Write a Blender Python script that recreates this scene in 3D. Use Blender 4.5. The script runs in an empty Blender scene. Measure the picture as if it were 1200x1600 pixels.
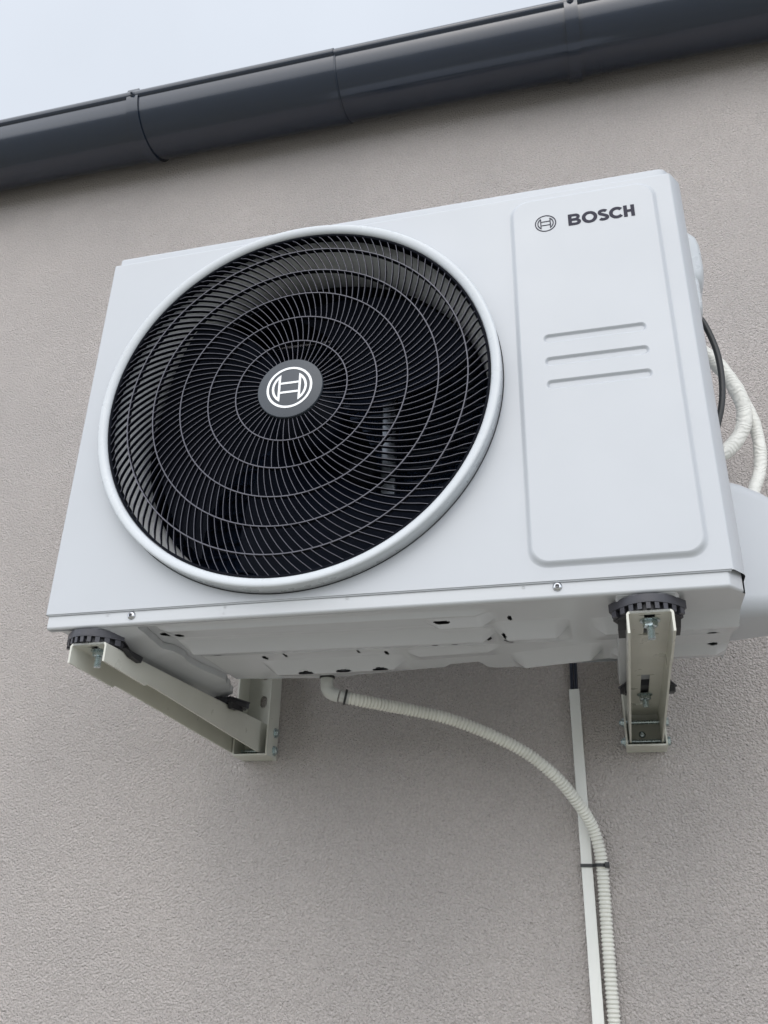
import bpy, bmesh, math, random
from math import sin, cos, pi, radians, hypot, atan2, sqrt, exp
from mathutils import Vector, Matrix
from mathutils.geometry import delaunay_2d_cdt
random.seed(7)
sc = bpy.context.scene

# ------------------------------------------------------------------ camera
cd = bpy.data.cameras.new('camera'); cam = bpy.data.objects.new('camera', cd)
sc.collection.objects.link(cam); sc.camera = cam
R0 = Vector((0.96944, 0.24455, 0.02208)); R1 = Vector((-0.0866, 0.4247, -0.9012)); R2 = Vector((-0.2298, 0.8717, 0.4329))
R2.normalize(); R0 = (R0 - R0.dot(R2)*R2).normalized(); R1 = R2.cross(R0)
cam.matrix_world = Matrix(((R0.x, -R1.x, -R2.x, 0.6677), (R0.y, -R1.y, -R2.y, -0.8941),
                           (R0.z, -R1.z, -R2.z, -0.3436), (0, 0, 0, 1)))
cd.sensor_fit = 'VERTICAL'; cd.sensor_height = 24.0; cd.lens = 1359.57/1600*24
cd.clip_start = 0.02; cd.clip_end = 500
sc.render.resolution_x = 768; sc.render.resolution_y = 1024

# ------------------------------------------------------------------ light
SUN_EL, SUN_AZ = radians(42), radians(180)          # overcast: sun behind thick cloud, in front of the wall
w = bpy.data.worlds.new('World'); sc.world = w; w.use_nodes = True
nt = w.node_tree
sky = nt.nodes.new('ShaderNodeTexSky'); sky.sky_type = 'NISHITA'; sky.sun_disc = False
sky.sun_elevation = SUN_EL; sky.sun_rotation = SUN_AZ
sky.air_density = 1.0; sky.dust_density = 6.0; sky.ozone_density = 1.0
hs = nt.nodes.new('ShaderNodeHueSaturation'); hs.inputs['Saturation'].default_value = 0.38
nt.links.new(sky.outputs[0], hs.inputs['Color'])
# closed cloud cover over the clear sky: brighter overhead, slightly mottled
stc = nt.nodes.new('ShaderNodeTexCoord'); sep = nt.nodes.new('ShaderNodeSeparateXYZ'); nt.links.new(stc.outputs['Generated'], sep.inputs[0])
grd = nt.nodes.new('ShaderNodeMapRange'); grd.inputs['From Min'].default_value = 0.0; grd.inputs['From Max'].default_value = 1.0
grd.inputs['To Min'].default_value = 2.45; grd.inputs['To Max'].default_value = 3.15; nt.links.new(sep.outputs['Z'], grd.inputs['Value'])
cn = nt.nodes.new('ShaderNodeTexNoise'); cn.inputs['Scale'].default_value = 2.2; cn.inputs['Detail'].default_value = 5; nt.links.new(stc.outputs['Generated'], cn.inputs['Vector'])
cm = nt.nodes.new('ShaderNodeMapRange'); cm.inputs['To Min'].default_value = 0.86; cm.inputs['To Max'].default_value = 1.14; nt.links.new(cn.outputs['Fac'], cm.inputs['Value'])
ml = nt.nodes.new('ShaderNodeMath'); ml.operation = 'MULTIPLY'; nt.links.new(grd.outputs[0], ml.inputs[0]); nt.links.new(cm.outputs[0], ml.inputs[1])
vm = nt.nodes.new('ShaderNodeVectorMath'); vm.operation = 'SCALE'; vm.inputs[0].default_value = (0.915, 0.985, 1.09); nt.links.new(ml.outputs[0], vm.inputs['Scale'])
mxs = nt.nodes.new('ShaderNodeMixRGB'); mxs.inputs[0].default_value = 0.85
ax_ = nt.nodes.new('ShaderNodeMath'); ax_.operation = 'ABSOLUTE'; nt.links.new(sep.outputs['X'], ax_.inputs[0])
sd_ = nt.nodes.new('ShaderNodeMapRange'); sd_.inputs['To Min'].default_value = 0.76; sd_.inputs['To Max'].default_value = 2.30; nt.links.new(ax_.outputs[0], sd_.inputs['Value'])  # invented brightness low at both sides, fills the wall under the unit
fy_ = nt.nodes.new('ShaderNodeMapRange'); fy_.inputs['From Min'].default_value = -1; fy_.inputs['To Min'].default_value = 1.15; fy_.inputs['To Max'].default_value = 0.74; nt.links.new(sep.outputs['Y'], fy_.inputs['Value'])
m2_ = nt.nodes.new('ShaderNodeMath'); m2_.operation = 'MULTIPLY'; lz_ = nt.nodes.new('ShaderNodeMapRange'); lz_.inputs['From Min'].default_value = 0.15; lz_.inputs['From Max'].default_value = 0.60; lz_.inputs['To Min'].default_value = 1.0; lz_.inputs['To Max'].default_value = 0.0
nt.links.new(sep.outputs['Z'], lz_.inputs['Value'])
lm_ = nt.nodes.new('ShaderNodeMixRGB'); nt.links.new(lz_.outputs[0], lm_.inputs[0]); lm_.inputs[1].default_value = (1, 1, 1, 1); nt.links.new(sd_.outputs[0], lm_.inputs[2])
nt.links.new(lm_.outputs[0], m2_.inputs[0]); nt.links.new(fy_.outputs[0], m2_.inputs[1])
m3_ = nt.nodes.new('ShaderNodeMath'); m3_.operation = 'MULTIPLY'; nt.links.new(m2_.outputs[0], m3_.inputs[0]); nt.links.new(ml.outputs[0], m3_.inputs[1]); nt.links.new(m3_.outputs[0], vm.inputs['Scale'])
nt.links.new(hs.outputs[0], mxs.inputs[1]); nt.links.new(vm.outputs[0], mxs.inputs[2])
nt.links.new(mxs.outputs[0], nt.nodes['Background'].inputs[0])
nt.nodes['Background'].inputs[1].default_value = 0.15
sl = bpy.data.lights.new('sun', 'SUN'); sl.energy = 0.5; sl.angle = radians(100); sl.color = (1.0, 0.985, 0.96)
so = bpy.data.objects.new('sun', sl); sc.collection.objects.link(so); so.location = (0, -6, 8)
dirv = Vector((sin(SUN_AZ)*cos(SUN_EL), cos(SUN_AZ)*cos(SUN_EL), sin(SUN_EL)))
so.rotation_euler = dirv.to_track_quat('Z', 'Y').to_euler()
sc.view_settings.view_transform = 'Standard'; sc.view_settings.look = 'None'
sc.view_settings.exposure = 1.18; sc.view_settings.gamma = 1.0
sc.render.engine = 'CYCLES'

# ------------------------------------------------------------------ materials
def nodes_of(m):
    t = m.node_tree; return t, t.nodes['Principled BSDF']
def mat(name, col, rough=0.5, metal=0.0, spec=0.5, coat=0.0, var=0.0, vscale=8.0, bump=0.0, bscale=300.0, bdist=0.001,
        rvar=0.0, trans=0.0, sss=0.0, ior=1.5):
    m = bpy.data.materials.new(name); m.use_nodes = True
    t, b = nodes_of(m)
    b.inputs['Base Color'].default_value = (*col, 1); b.inputs['Roughness'].default_value = rough
    b.inputs['Metallic'].default_value = metal; b.inputs['Specular IOR Level'].default_value = spec
    b.inputs['IOR'].default_value = ior
    b.inputs['Coat Weight'].default_value = coat; b.inputs['Coat Roughness'].default_value = 0.12
    b.inputs['Transmission Weight'].default_value = trans
    if sss: b.inputs['Subsurface Weight'].default_value = sss; b.inputs['Subsurface Scale'].default_value = 0.004
    tc = t.nodes.new('ShaderNodeTexCoord')
    if var:
        n = t.nodes.new('ShaderNodeTexNoise'); n.inputs['Scale'].default_value = vscale
        n.inputs['Detail'].default_value = 6; n.inputs['Roughness'].default_value = 0.6
        t.links.new(tc.outputs['Object'], n.inputs['Vector'])
        r = t.nodes.new('ShaderNodeValToRGB')
        r.color_ramp.elements[0].position = 0.3; r.color_ramp.elements[1].position = 0.7
        r.color_ramp.elements[0].color = (*[max(0, c*(1-var)) for c in col], 1)
        r.color_ramp.elements[1].color = (*[min(1, c*(1+var)) for c in col], 1)
        t.links.new(n.outputs['Fac'], r.inputs['Fac']); t.links.new(r.outputs['Color'], b.inputs['Base Color'])
    if rvar:
        n2 = t.nodes.new('ShaderNodeTexNoise'); n2.inputs['Scale'].default_value = vscale*2.3
        n2.inputs['Detail'].default_value = 5
        t.links.new(tc.outputs['Object'], n2.inputs['Vector'])
        mr = t.nodes.new('ShaderNodeMapRange'); mr.inputs['To Min'].default_value = rough-rvar; mr.inputs['To Max'].default_value = rough+rvar
        mr.inputs['From Min'].default_value = 0.3; mr.inputs['From Max'].default_value = 0.7
        t.links.new(n2.outputs['Fac'], mr.inputs['Value']); t.links.new(mr.outputs[0], b.inputs['Roughness'])
    if bump:
        n3 = t.nodes.new('ShaderNodeTexNoise'); n3.inputs['Scale'].default_value = bscale; n3.inputs['Detail'].default_value = 3
        t.links.new(tc.outputs['Object'], n3.inputs['Vector'])
        bp = t.nodes.new('ShaderNodeBump'); bp.inputs['Strength'].default_value = bump; bp.inputs['Distance'].default_value = bdist
        t.links.new(n3.outputs['Fac'], bp.inputs['Height']); t.links.new(bp.outputs[0], b.inputs['Normal'])
    return m

M = {}
M['white'] = mat('white_coated_steel', (0.468, 0.490, 0.522), 0.36, var=0.02, vscale=5, bump=0.05, bscale=900, bdist=0.0004, rvar=0.05)
M['pan'] = mat('white_pan_steel', (0.515, 0.535, 0.56), 0.22, coat=0.3, var=0.02, vscale=5)
M['ring'] = mat('pale_grey_plastic', (0.53, 0.56, 0.59), 0.30, var=0.03, vscale=25, bump=0.12, bscale=700, bdist=0.0004, rvar=0.06)
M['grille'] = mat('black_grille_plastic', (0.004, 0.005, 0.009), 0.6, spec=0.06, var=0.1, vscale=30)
M['grille_edge'] = mat('lit_grille_edge', (0.088, 0.088, 0.112), 0.42, spec=0.5, var=0.12, vscale=30)  # paler copy of the grille plastic, paints sky light on the front edges
M['hub'] = mat('slate_cap_plastic', (0.040, 0.049, 0.062), 0.42, var=0.05, vscale=40, bump=0.05, bscale=1500, bdist=0.0003)
M['ink_white'] = mat('white_print', (0.88, 0.90, 0.92), 0.4, var=0.02)
M['ink_grey'] = mat('grey_print', (0.030, 0.029, 0.045), 0.6, spec=0.2, var=0.03)
M['fan'] = mat('dark_fan_plastic', (0.002, 0.004, 0.010), 0.6, spec=0.10, var=0.1, vscale=10)
M['duct'] = mat('duct_steel', (0.72, 0.73, 0.74), 0.35, var=0.04, vscale=20)
M['dark'] = mat('dark_interior', (0.006, 0.007, 0.012), 0.6, var=0.2, vscale=12)  # near black, puts the shade of the closed casing into the colour
M['coil'] = mat('blue_coil_fins', (0.03, 0.05, 0.10), 0.35, var=0.25, vscale=30)
M['galv'] = mat('galvanised_steel', (0.36, 0.40, 0.46), 0.4, metal=0.9, var=0.15, vscale=40)
M['bracket'] = mat('cream_powder_coat', (0.56, 0.56, 0.505), 0.32, var=0.04, vscale=14, bump=0.06, bscale=500, bdist=0.0005, rvar=0.05)
M['zinc'] = mat('zinc_plated_steel', (0.52, 0.60, 0.62), 0.27, metal=1.0, var=0.15, vscale=120, rvar=0.08)
M['screw'] = mat('screw_steel', (0.55, 0.56, 0.58), 0.25, metal=1.0, var=0.1, vscale=200)
M['rubber'] = mat('black_rubber', (0.016, 0.016, 0.02), 0.5, var=0.2, vscale=60, bump=0.15, bscale=600, bdist=0.0005)
M['rubber_face'] = mat('grey_rubber_face', (0.045, 0.045, 0.055), 0.45, var=0.15, vscale=60)  # lighter grey than the rubber of the pad core
M['hose'] = mat('white_hose_plastic', (0.66, 0.66, 0.61), 0.38, var=0.08, vscale=26, sss=0.0)
M['elbow'] = mat('grey_elbow_plastic', (0.50, 0.51, 0.49), 0.35, var=0.05, vscale=60)
M['trunk'] = mat('white_trunking_plastic', (0.70, 0.71, 0.68), 0.4, var=0.03, vscale=11, rvar=0.05)
M['cable'] = mat('black_cable', (0.014, 0.016, 0.018), 0.42, var=0.2, vscale=40)
M['cable_blue'] = mat('navy_cable', (0.012, 0.016, 0.032), 0.35, var=0.2, vscale=40)
M['gutter'] = mat('anthracite_steel', (0.006, 0.014, 0.032), 0.20, spec=0.5, coat=0.6, var=0.08, vscale=6, bump=0.03, bscale=14, bdist=0.003, rvar=0.05)
M['tile'] = mat('dark_roof_sheet', (0.05, 0.05, 0.055), 0.5, var=0.1)
M['drop'] = mat('clear_water', (1, 1, 1), 0.0, trans=1.0, ior=1.33)
M['ground'] = mat('trodden_ground', (0.275, 0.268, 0.228), 0.85, var=0.25, vscale=3, bump=0.3, bscale=40, bdist=0.01)

def insulation_mat():
    m = mat('white_insulation_foil', (0.70, 0.70, 0.66), 0.45, var=0.05, vscale=30)
    t, b = nodes_of(m)
    tc = t.nodes.new('ShaderNodeTexCoord')
    wv = t.nodes.new('ShaderNodeTexWave'); wv.inputs['Scale'].default_value = 45; wv.inputs['Distortion'].default_value = 14
    wv.inputs['Detail'].default_value = 2; wv.bands_direction = 'Z'
    nz = t.nodes.new('ShaderNodeTexNoise'); nz.inputs['Scale'].default_value = 130; nz.inputs['Detail'].default_value = 4
    ad = t.nodes.new('ShaderNodeMath'); ad.operation = 'ADD'
    t.links.new(tc.outputs['Object'], wv.inputs['Vector']); t.links.new(tc.outputs['Object'], nz.inputs['Vector'])
    t.links.new(wv.outputs['Fac'], ad.inputs[0]); t.links.new(nz.outputs['Fac'], ad.inputs[1])
    bp = t.nodes.new('ShaderNodeBump'); bp.inputs['Strength'].default_value = 0.35; bp.inputs['Distance'].default_value = 0.002
    t.links.new(ad.outputs[0], bp.inputs['Height']); t.links.new(bp.outputs[0], b.inputs['Normal'])
    return m
M['insul'] = insulation_mat()

def stucco_mat():
    m = bpy.data.materials.new('grained_render'); m.use_nodes = True
    t, b = nodes_of(m)
    tc = t.nodes.new('ShaderNodeTexCoord')
    def noise(scale, detail, rough=0.55, dist=0.0):
        n = t.nodes.new('ShaderNodeTexNoise'); n.inputs['Scale'].default_value = scale
        n.inputs['Detail'].default_value = detail; n.inputs['Roughness'].default_value = rough; n.inputs['Distortion'].default_value = dist
        t.links.new(tc.outputs['Object'], n.inputs['Vector']); return n
    n1 = noise(310, 3.0, 0.6, 0.3)
    vo = t.nodes.new('ShaderNodeTexVoronoi'); vo.inputs['Scale'].default_value = 360; vo.feature = 'SMOOTH_F1'
    t.links.new(tc.outputs['Object'], vo.inputs['Vector'])
    mx = t.nodes.new('ShaderNodeMath'); mx.operation = 'MULTIPLY_ADD'; mx.inputs[1].default_value = -0.55
    t.links.new(vo.outputs['Distance'], mx.inputs[0]); t.links.new(n1.outputs['Fac'], mx.inputs[2])
    bp = t.nodes.new('ShaderNodeBump'); bp.inputs['Strength'].default_value = 1.0; bp.inputs['Distance'].default_value = 0.0080
    t.links.new(mx.outputs[0], bp.inputs['Height'])
    t.links.new(bp.outputs[0], b.inputs['Normal'])
    n2 = noise(2.2, 5); n3 = noise(260, 3)
    r = t.nodes.new('ShaderNodeValToRGB')
    r.color_ramp.elements[0].position = 0.3; r.color_ramp.elements[1].position = 0.72
    r.color_ramp.elements[0].color = (0.515, 0.478, 0.464, 1); r.color_ramp.elements[1].color = (0.612, 0.562, 0.538, 1)
    t.links.new(n2.outputs['Fac'], r.inputs['Fac'])
    r3 = t.nodes.new('ShaderNodeValToRGB')
    r3.color_ramp.elements[0].position = 0.3; r3.color_ramp.elements[1].position = 0.7
    r3.color_ramp.elements[0].color = (0.86, 0.86, 0.86, 1); r3.color_ramp.elements[1].color = (1.1, 1.1, 1.1, 1)
    t.links.new(n3.outputs['Fac'], r3.inputs['Fac'])
    mu = t.nodes.new('ShaderNodeMixRGB'); mu.blend_type = 'MULTIPLY'; mu.inputs[0].default_value = 1
    t.links.new(r.outputs[0], mu.inputs[1]); t.links.new(r3.outputs[0], mu.inputs[2])
    t.links.new(mu.outputs[0], b.inputs['Base Color'])
    b.inputs['Roughness'].default_value = 0.75; b.inputs['Specular IOR Level'].default_value = 0.3
    return m
M['stucco'] = stucco_mat()

# ------------------------------------------------------------------ helpers
def link(o, parent=None):
    sc.collection.objects.link(o)
    if parent is not None: o.parent = parent
    return o
def tag(o, label=None, cat=None, group=None, kind=None):
    if label: o['label'] = label
    if cat: o['category'] = cat
    if group: o['group'] = group
    if kind: o['kind'] = kind
    return o
def empty(name, loc, label, cat, group=None):
    o = bpy.data.objects.new(name, None); o.location = loc; o.empty_display_size = 0.05
    link(o); tag(o, label, cat, group); return o

class MB:
    """collects vertices and faces in world coordinates, builds one mesh"""
    def __init__(s): s.v = []; s.f = []; s.m = []; s.fl = []
    def add(s, vs, fs, mi=0, flat=False):
        o = len(s.v); s.fl += [flat]*len(fs); s.v += [tuple(p) for p in vs]; s.f += [tuple(i+o for i in f) for f in fs]; s.m += [mi]*len(fs); return s
    def build(s, name, mats, parent=None, smooth=35, weld=True, recalc=True):
        me = bpy.data.meshes.new(name); me.from_pydata(s.v, [], s.f)
        if not isinstance(mats, (list, tuple)): mats = [mats]
        for m in mats: me.materials.append(m)
        for p, mi in zip(me.polygons, s.m): p.material_index = mi
        fa = me.attributes.new('flat_part', 'BOOLEAN', 'FACE'); fa.data.foreach_set('value', s.fl)
        bm = bmesh.new(); bm.from_mesh(me)
        if weld: bmesh.ops.remove_doubles(bm, verts=bm.verts, dist=2e-6)
        if recalc: bmesh.ops.recalc_face_normals(bm, faces=bm.faces)
        bm.to_mesh(me); bm.free()
        if smooth:
            me.set_sharp_from_angle(angle=radians(smooth))
            fl_ = [d_.value for d_ in me.attributes['flat_part'].data]
            for p, q in zip(me.polygons, fl_): p.use_smooth = not q
        me.attributes.remove(me.attributes['flat_part'])
        me.update()
        o = bpy.data.objects.new(name, me)
        link(o)
        if parent is not None:
            o.parent = parent
            pl = Vector((0, 0, 0)); q = parent
            while q is not None: pl += q.location; q = q.parent
            me.transform(Matrix.Translation(-pl))
        return o
    # --- shapes
    def grid(s, rows, closed_u=False, closed_v=False, mi=0):
        n = len(rows); k = len(rows[0]); vs = [p for r in rows for p in r]; fs = []
        for i in range(n if closed_v else n-1):
            for j in range(k if closed_u else k-1):
                a, b = i*k+j, i*k+(j+1) % k; i2 = (i+1) % n
                fs.append((a, b, i2*k+(j+1) % k, i2*k+j))
        return s.add(vs, fs, mi)
    def box(s, x0, x1, y0, y1, z0, z1, r=0.0, mi=0):
        if r <= 0:
            v = [(x, y, z) for x in (x0, x1) for y in (y0, y1) for z in (z0, z1)]
            return s.add(v, [(0,1,3,2),(4,6,7,5),(0,4,5,1),(2,3,7,6),(0,2,6,4),(1,5,7,3)], mi)
        bm = bmesh.new(); bmesh.ops.create_cube(bm, size=1)
        for v in bm.verts: v.co = Vector(((x0+x1)/2+v.co.x*(x1-x0), (y0+y1)/2+v.co.y*(y1-y0), (z0+z1)/2+v.co.z*(z1-z0)))
        bmesh.ops.bevel(bm, geom=bm.edges[:]+bm.verts[:], offset=r, segments=3, profile=0.5, affect='EDGES')
        return s.bm(bm, mi)
    def bm(s, bm, mi=0):
        bm.verts.index_update(); s.add([v.co[:] for v in bm.verts], [[v.index for v in f.verts] for f in bm.faces], mi); bm.free(); return s
    def lathe(s, prof, c, axis, n=32, a0=0, a1=2*pi, mi=0, caps=False):
        """prof: (radius, distance along axis)"""
        ax = Vector(axis).normalized(); u = ax.orthogonal().normalized(); v = ax.cross(u); c = Vector(c)
        full = abs(a1-a0-2*pi) < 1e-6; k = n if full else n+1; rows = []
        for r, h in prof:
            rows.append([c+ax*h+(u*cos(a0+(a1-a0)*j/n)+v*sin(a0+(a1-a0)*j/n))*r for j in range(k)])
        return s.grid(rows, closed_u=full, mi=mi)
    def tube(s, path, rad, n=14, caps=True, up=None, mi=0):
        """rad: number or function(arc length)"""
        P = [Vector(p) for p in path]; L = 0; rows = []; prev = None
        for i, p in enumerate(P):
            t = (P[min(i+1, len(P)-1)]-P[max(i-1, 0)]).normalized()
            if prev is None: u = t.orthogonal().normalized()
            else: u = (prev-t*prev.dot(t)).normalized()
            prev = u; v = t.cross(u)
            if i: L += (p-P[i-1]).length
            r = rad(L) if callable(rad) else rad
            rows.append([p+(u*cos(2*pi*j/n)+v*sin(2*pi*j/n))*r for j in range(n)])
        s.grid(rows, closed_u=True, mi=mi)
        if caps:
            o = len(s.v); s.add(rows[0], [tuple(range(n))], mi); s.add(rows[-1], [tuple(range(n))], mi)
        return s
    def prism(s, poly, f0, f1, mi=0):
        """poly 2d points; f0,f1 map (a,b) to the two 3d end faces"""
        n = len(poly); A = [f0(*p) for p in poly]; B = [f1(*p) for p in poly]
        s.add(A+B, [tuple(range(n)), tuple(range(2*n-1, n-1, -1))]+[(i, (i+1) % n, n+(i+1) % n, n+i) for i in range(n)], mi); return s
    def plate(s, loops, fn, mi=0):
        """flat plate: first loop is the outline, the others are holes; fn maps (a,b)->3d"""
        pts = []; faces = []; edges = []
        for lp in loops:
            o = len(pts); pts += [Vector(p) for p in lp]; n = len(lp)
            edges += [(o+i, o+(i+1) % n) for i in range(n)]
        vo, eo, fo, _, _, _ = delaunay_2d_cdt(pts, edges, [], 0, 1e-7)
        def inside(p, lp):
            c = False; n = len(lp)
            for i in range(n):
                x1, y1 = lp[i]; x2, y2 = lp[(i+1) % n]
                if (y1 > p[1]) != (y2 > p[1]) and p[0] < (x2-x1)*(p[1]-y1)/(y2-y1)+x1: c = not c
            return c
        keep = []
        for f in fo:
            g = sum((vo[i] for i in f), Vector((0, 0)))/len(f)
            if inside(g, loops[0]) and not any(inside(g, h) for h in loops[1:]): keep.append(tuple(f))
        return s.add([fn(p[0], p[1]) for p in vo], keep, mi, True)

def spline(pts, per=12):
    P = [Vector(p) for p in pts]; P = [P[0]*2-P[1]]+P+[P[-1]*2-P[-2]]; out = []
    for i in range(1, len(P)-2):
        a, b, c, d = P[i-1:i+3]
        for k in range(per):
            t = k/per
            out.append(0.5*((2*b)+(c-a)*t+(2*a-5*b+4*c-d)*t*t+(3*b-a-3*c+d)*t**3))
    out.append(P[-2]); return out
def resample(path, step):
    out = [path[0]]; acc = 0
    for a, b in zip(path, path[1:]):
        d = (b-a).length
        while acc+d >= step:
            t = (step-acc)/d; a = a+(b-a)*t; out.append(a.copy()); d = (b-a).length; acc = 0
        acc += d
    return out
def rrect(x0, x1, z0, z1, r, n=8, rs=None):
    rs = rs or (r, r, r, r)        # bl, br, tr, tl
    cs = [(x0+rs[0], z0+rs[0], pi, rs[0]), (x1-rs[1], z0+rs[1], 1.5*pi, rs[1]), (x1-rs[2], z1-rs[2], 0, rs[2]), (x0+rs[3], z1-rs[3], .5*pi, rs[3])]
    return [(cx+q*cos(a+k*pi/2/n), cz+q*sin(a+k*pi/2/n)) for cx, cz, a, q in cs for k in range(n+1)]
def circle(cx, cz, r, n): return [(cx+r*cos(2*pi*i/n), cz+r*sin(2*pi*i/n)) for i in range(n)]
def sstep(t): t = min(1, max(0, t)); return t*t*(3-2*t)

WALL = 0.49; GZ = -1.94

# ------------------------------------------------------------------ setting
g = MB(); g.box(-60, 60, -60, 60, GZ-0.3, GZ)
tag(g.build('ground', M['ground'], smooth=0), kind='structure')

house = empty('house', (0, WALL, GZ), 'rough grey-beige rendered house wall that carries the white unit', 'house')
wb = MB(); wb.box(-5, 6, WALL, WALL+0.30, GZ-0.05, 1.42)
wb.build('wall', M['stucco'], house, smooth=0)

# ------------------------------------------------------------------ gutter
GY, GZc, GR = 0.408, 1.4010, 0.080
def gz(x): return GZc-0.004*(x-0.2)
gut = empty('rain_gutter', (0.2, GY, GZc), 'anthracite half-round rain gutter running along the top of the wall', 'gutter')
def gutter_section(x0, x1, dr):
    b = MB(); r = GR+dr; prof = []
    N = 40
    for k in range(N+1):
        a = pi+pi*k/N; prof.append((GY+r*cos(a), r*sin(a)))
    # rolled bead on the front edge
    br = 0.0125; by, bz = GY-r+br*0.42, br*0.42
    bead = [(by+br*cos(t), bz+br*sin(t)) for t in [radians(q) for q in range(-70, -70-301, -12)]]
    outer = bead[::-1]+prof
    back = [(GY+r, 0.012)]
    outer = outer+back
    th = 0.0008; inner = [(y+(GY-y)*th/r*1.0, z+th) for y, z in prof][::-1]
    rows = []
    nx = max(2, int((x1-x0)/0.25))
    for i in range(nx+1):
        x = x0+(x1-x0)*i/nx
        rows.append([(x, y, gz(x)+z) for y, z in outer])
    b.grid(rows)
    rows = [[(x, y, gz(x)+z) for y, z in inner] for x in (x0, x1)]
    b.grid(rows)
    for x in (x0, x1):     # cut edges of the sheet
        b.grid([[(x, y, gz(x)+z) for y, z in prof], [(x, y, gz(x)+z) for y, z in inner[::-1]]])
    return b
gutter_section(-4.5, 0.205, 0.0022).build('gutter_section', M['gutter'], gut, smooth=40)
gutter_section(0.185, 5.5, 0.0).build('gutter_section', M['gutter'], gut, smooth=40)
lip = MB(); lip.grid([[(x, GY+(GR+rr)*cos(pi+pi*k/40), gz(x)+(GR+rr)*sin(pi+pi*k/40)) for k in range(41)] for x, rr in ((0.2055, 0.0022), (0.2065, 0.0026), (0.2080, 0.0026), (0.2088, 0.0004))])
lip.build('joint_bead', M['gutter'], gut, smooth=50)
def strap(xc, wd):
    b = MB(); r0 = GR+0.0022; r1 = GR+0.0066; N = 36
    pr = lambda r: [(GY+r*cos(pi-0.05+(pi-0.1)*k/N), r*sin(pi-0.05+(pi-0.1)*k/N)) for k in range(N+1)]
    o = pr(r1); i = pr(r0)
    top = [(GY-GR-0.006, 0.020), (GY-GR-0.0075, 0.012)]; topi = [(GY-GR-0.003, 0.020), (GY-GR-0.0045, 0.012)]
    O = top+o; I = topi+i
    x0, x1 = xc-wd/2, xc+wd/2
    b.grid([[(x, y, gz(x)+z) for y, z in O] for x in (x0, x0+0.001, x1-0.001, x1)])
    for x in (x0, x1): b.grid([[(x, y, gz(x)+z) for y, z in O], [(x, y, gz(x)+z) for y, z in I]])
    s = b.build('bracket_strap', M['gutter'], gut, smooth=40)
    c = MB()
    p = Vector((xc, GY-GR-0.0068, gz(xc)+0.002))
    c.lathe([(0.0002, 0.005), (0.005, 0.0048), (0.0068, 0.003), (0.0075, 0)], p, (0, -1, -0.12), 20)
    c.lathe([(0.0001, 0.0085), (0.0026, 0.008), (0.003, 0.0045)], p, (0, -1, -0.12), 12)
    c.build('bolt', M['gutter'], s)
strap(-0.286, 0.029); strap(0.719, 0.027)
b = MB(); b.prism([(GY+0.02, 0.035), (6.0, 0.035+0.53*5.65), (6.0, 0.14+0.53*5.65), (GY+0.02, 0.09)], lambda y, z: (-4.5, y, GZc+z), lambda y, z: (5.5, y, GZc+z))
b.build('roof', M['tile'], house, smooth=0)

# ------------------------------------------------------------------ outdoor unit
W, H = 0.805, 0.556
CX, CZ = 0.3085, 0.2778
unit = empty('air_conditioner', (W/2, 0.15, -0.018), 'white outdoor air conditioner with round black fan grille above two steel supports', 'air conditioner')
YF = 0.0
front = MB()
fn0 = lambda x, z: (x, YF, z)
EM = (0.5965, 0.7865, 0.0150, 0.5478)               # raised cover area
rs = (0.022, 0.022, 0.026, 0.026)
em_out = rrect(EM[0], EM[1], EM[2], EM[3], 0, 8, rs)
hole = circle(CX, CZ, 0.2640, 160)
outline = [(0.0025, 0.0), (W-0.001, 0.0), (W-0.001, H-0.0015), (0.0025, H-0.0015)]
front.plate([outline, hole, em_out], fn0)
# bevel of the raised area, s-shaped
def loft(mb, la, lb, ya, yb, n=6):
    rows = []
    for k in range(n+1):
        t = k/n; s_ = sstep(t)
        rows.append([(a[0]+(b_[0]-a[0])*t, ya+(yb-ya)*s_, a[1]+(b_[1]-a[1])*t) for a, b_ in zip(la, lb)])
    mb.grid(rows, closed_u=True)
d = 0.0065; YE = -0.0048
em_in = rrect(EM[0]+d, EM[1]-d, EM[2]+d, EM[3]-d, 0, 8, tuple(q-0.004 for q in rs))
loft(front, em_out, em_in, YF, YE)
slots = []
for zc in (0.3145, 0.2808, 0.2476):
    slots.append(rrect(0.6300, 0.7525, zc-0.0066, zc+0.0066, 0.0064, 6))
front.plate([em_in]+slots, lambda x, z: (x, YE, z))
for zc, so_ in zip((0.3145, 0.2808, 0.2476), slots):
    si = rrect(0.6300+0.0035, 0.7525-0.0035, zc-0.0032, zc+0.0032, 0.0030, 6)
    loft(front, so_, si, YE, YE+0.0032, 5)
    front.plate([si], lambda x, z: (x, YE+0.0032, z))
# folded edges: bottom, left, right chamfer, top
def fold(pts_a, mapper, n): pass
for (xa, xb) in ((0.0025, W-0.001),):
    rows = []
    for k in range(6):
        a = k/5*pi/2; rows.append([(x, YF+0.0015*sin(a)*1.0+0.0, 0.0-0.0015*(1-cos(a))) for x in (xa, xb)])
    rows.append([(xa, YF+0.016, -0.0016), (xb, YF+0.016, -0.0016)])
    front.grid(rows)
    rows = []
    for k in range(6):
        a = k/5*pi/2; rows.append([(x, YF+0.0035*(1-cos(a)), H-0.0015+0.0035*sin(a)) for x in (xa, xb)])
    rows.append([(xa, YF+0.02, H+0.002), (xb, YF+0.02, H+0.002)])
    front.grid(rows)
rows = []   # left rounded edge
for k in range(6):
    a = k/5*pi/2; rows.append([(0.0025-0.0025*sin(a), YF+0.0025*(1-cos(a)), z) for z in (0.0, H)])
rows.append([(0.0, YF+0.03, 0.0), (0.0, YF+0.03, H)]); front.grid(rows)
rows = []   # right chamfer with a softened crease
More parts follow.
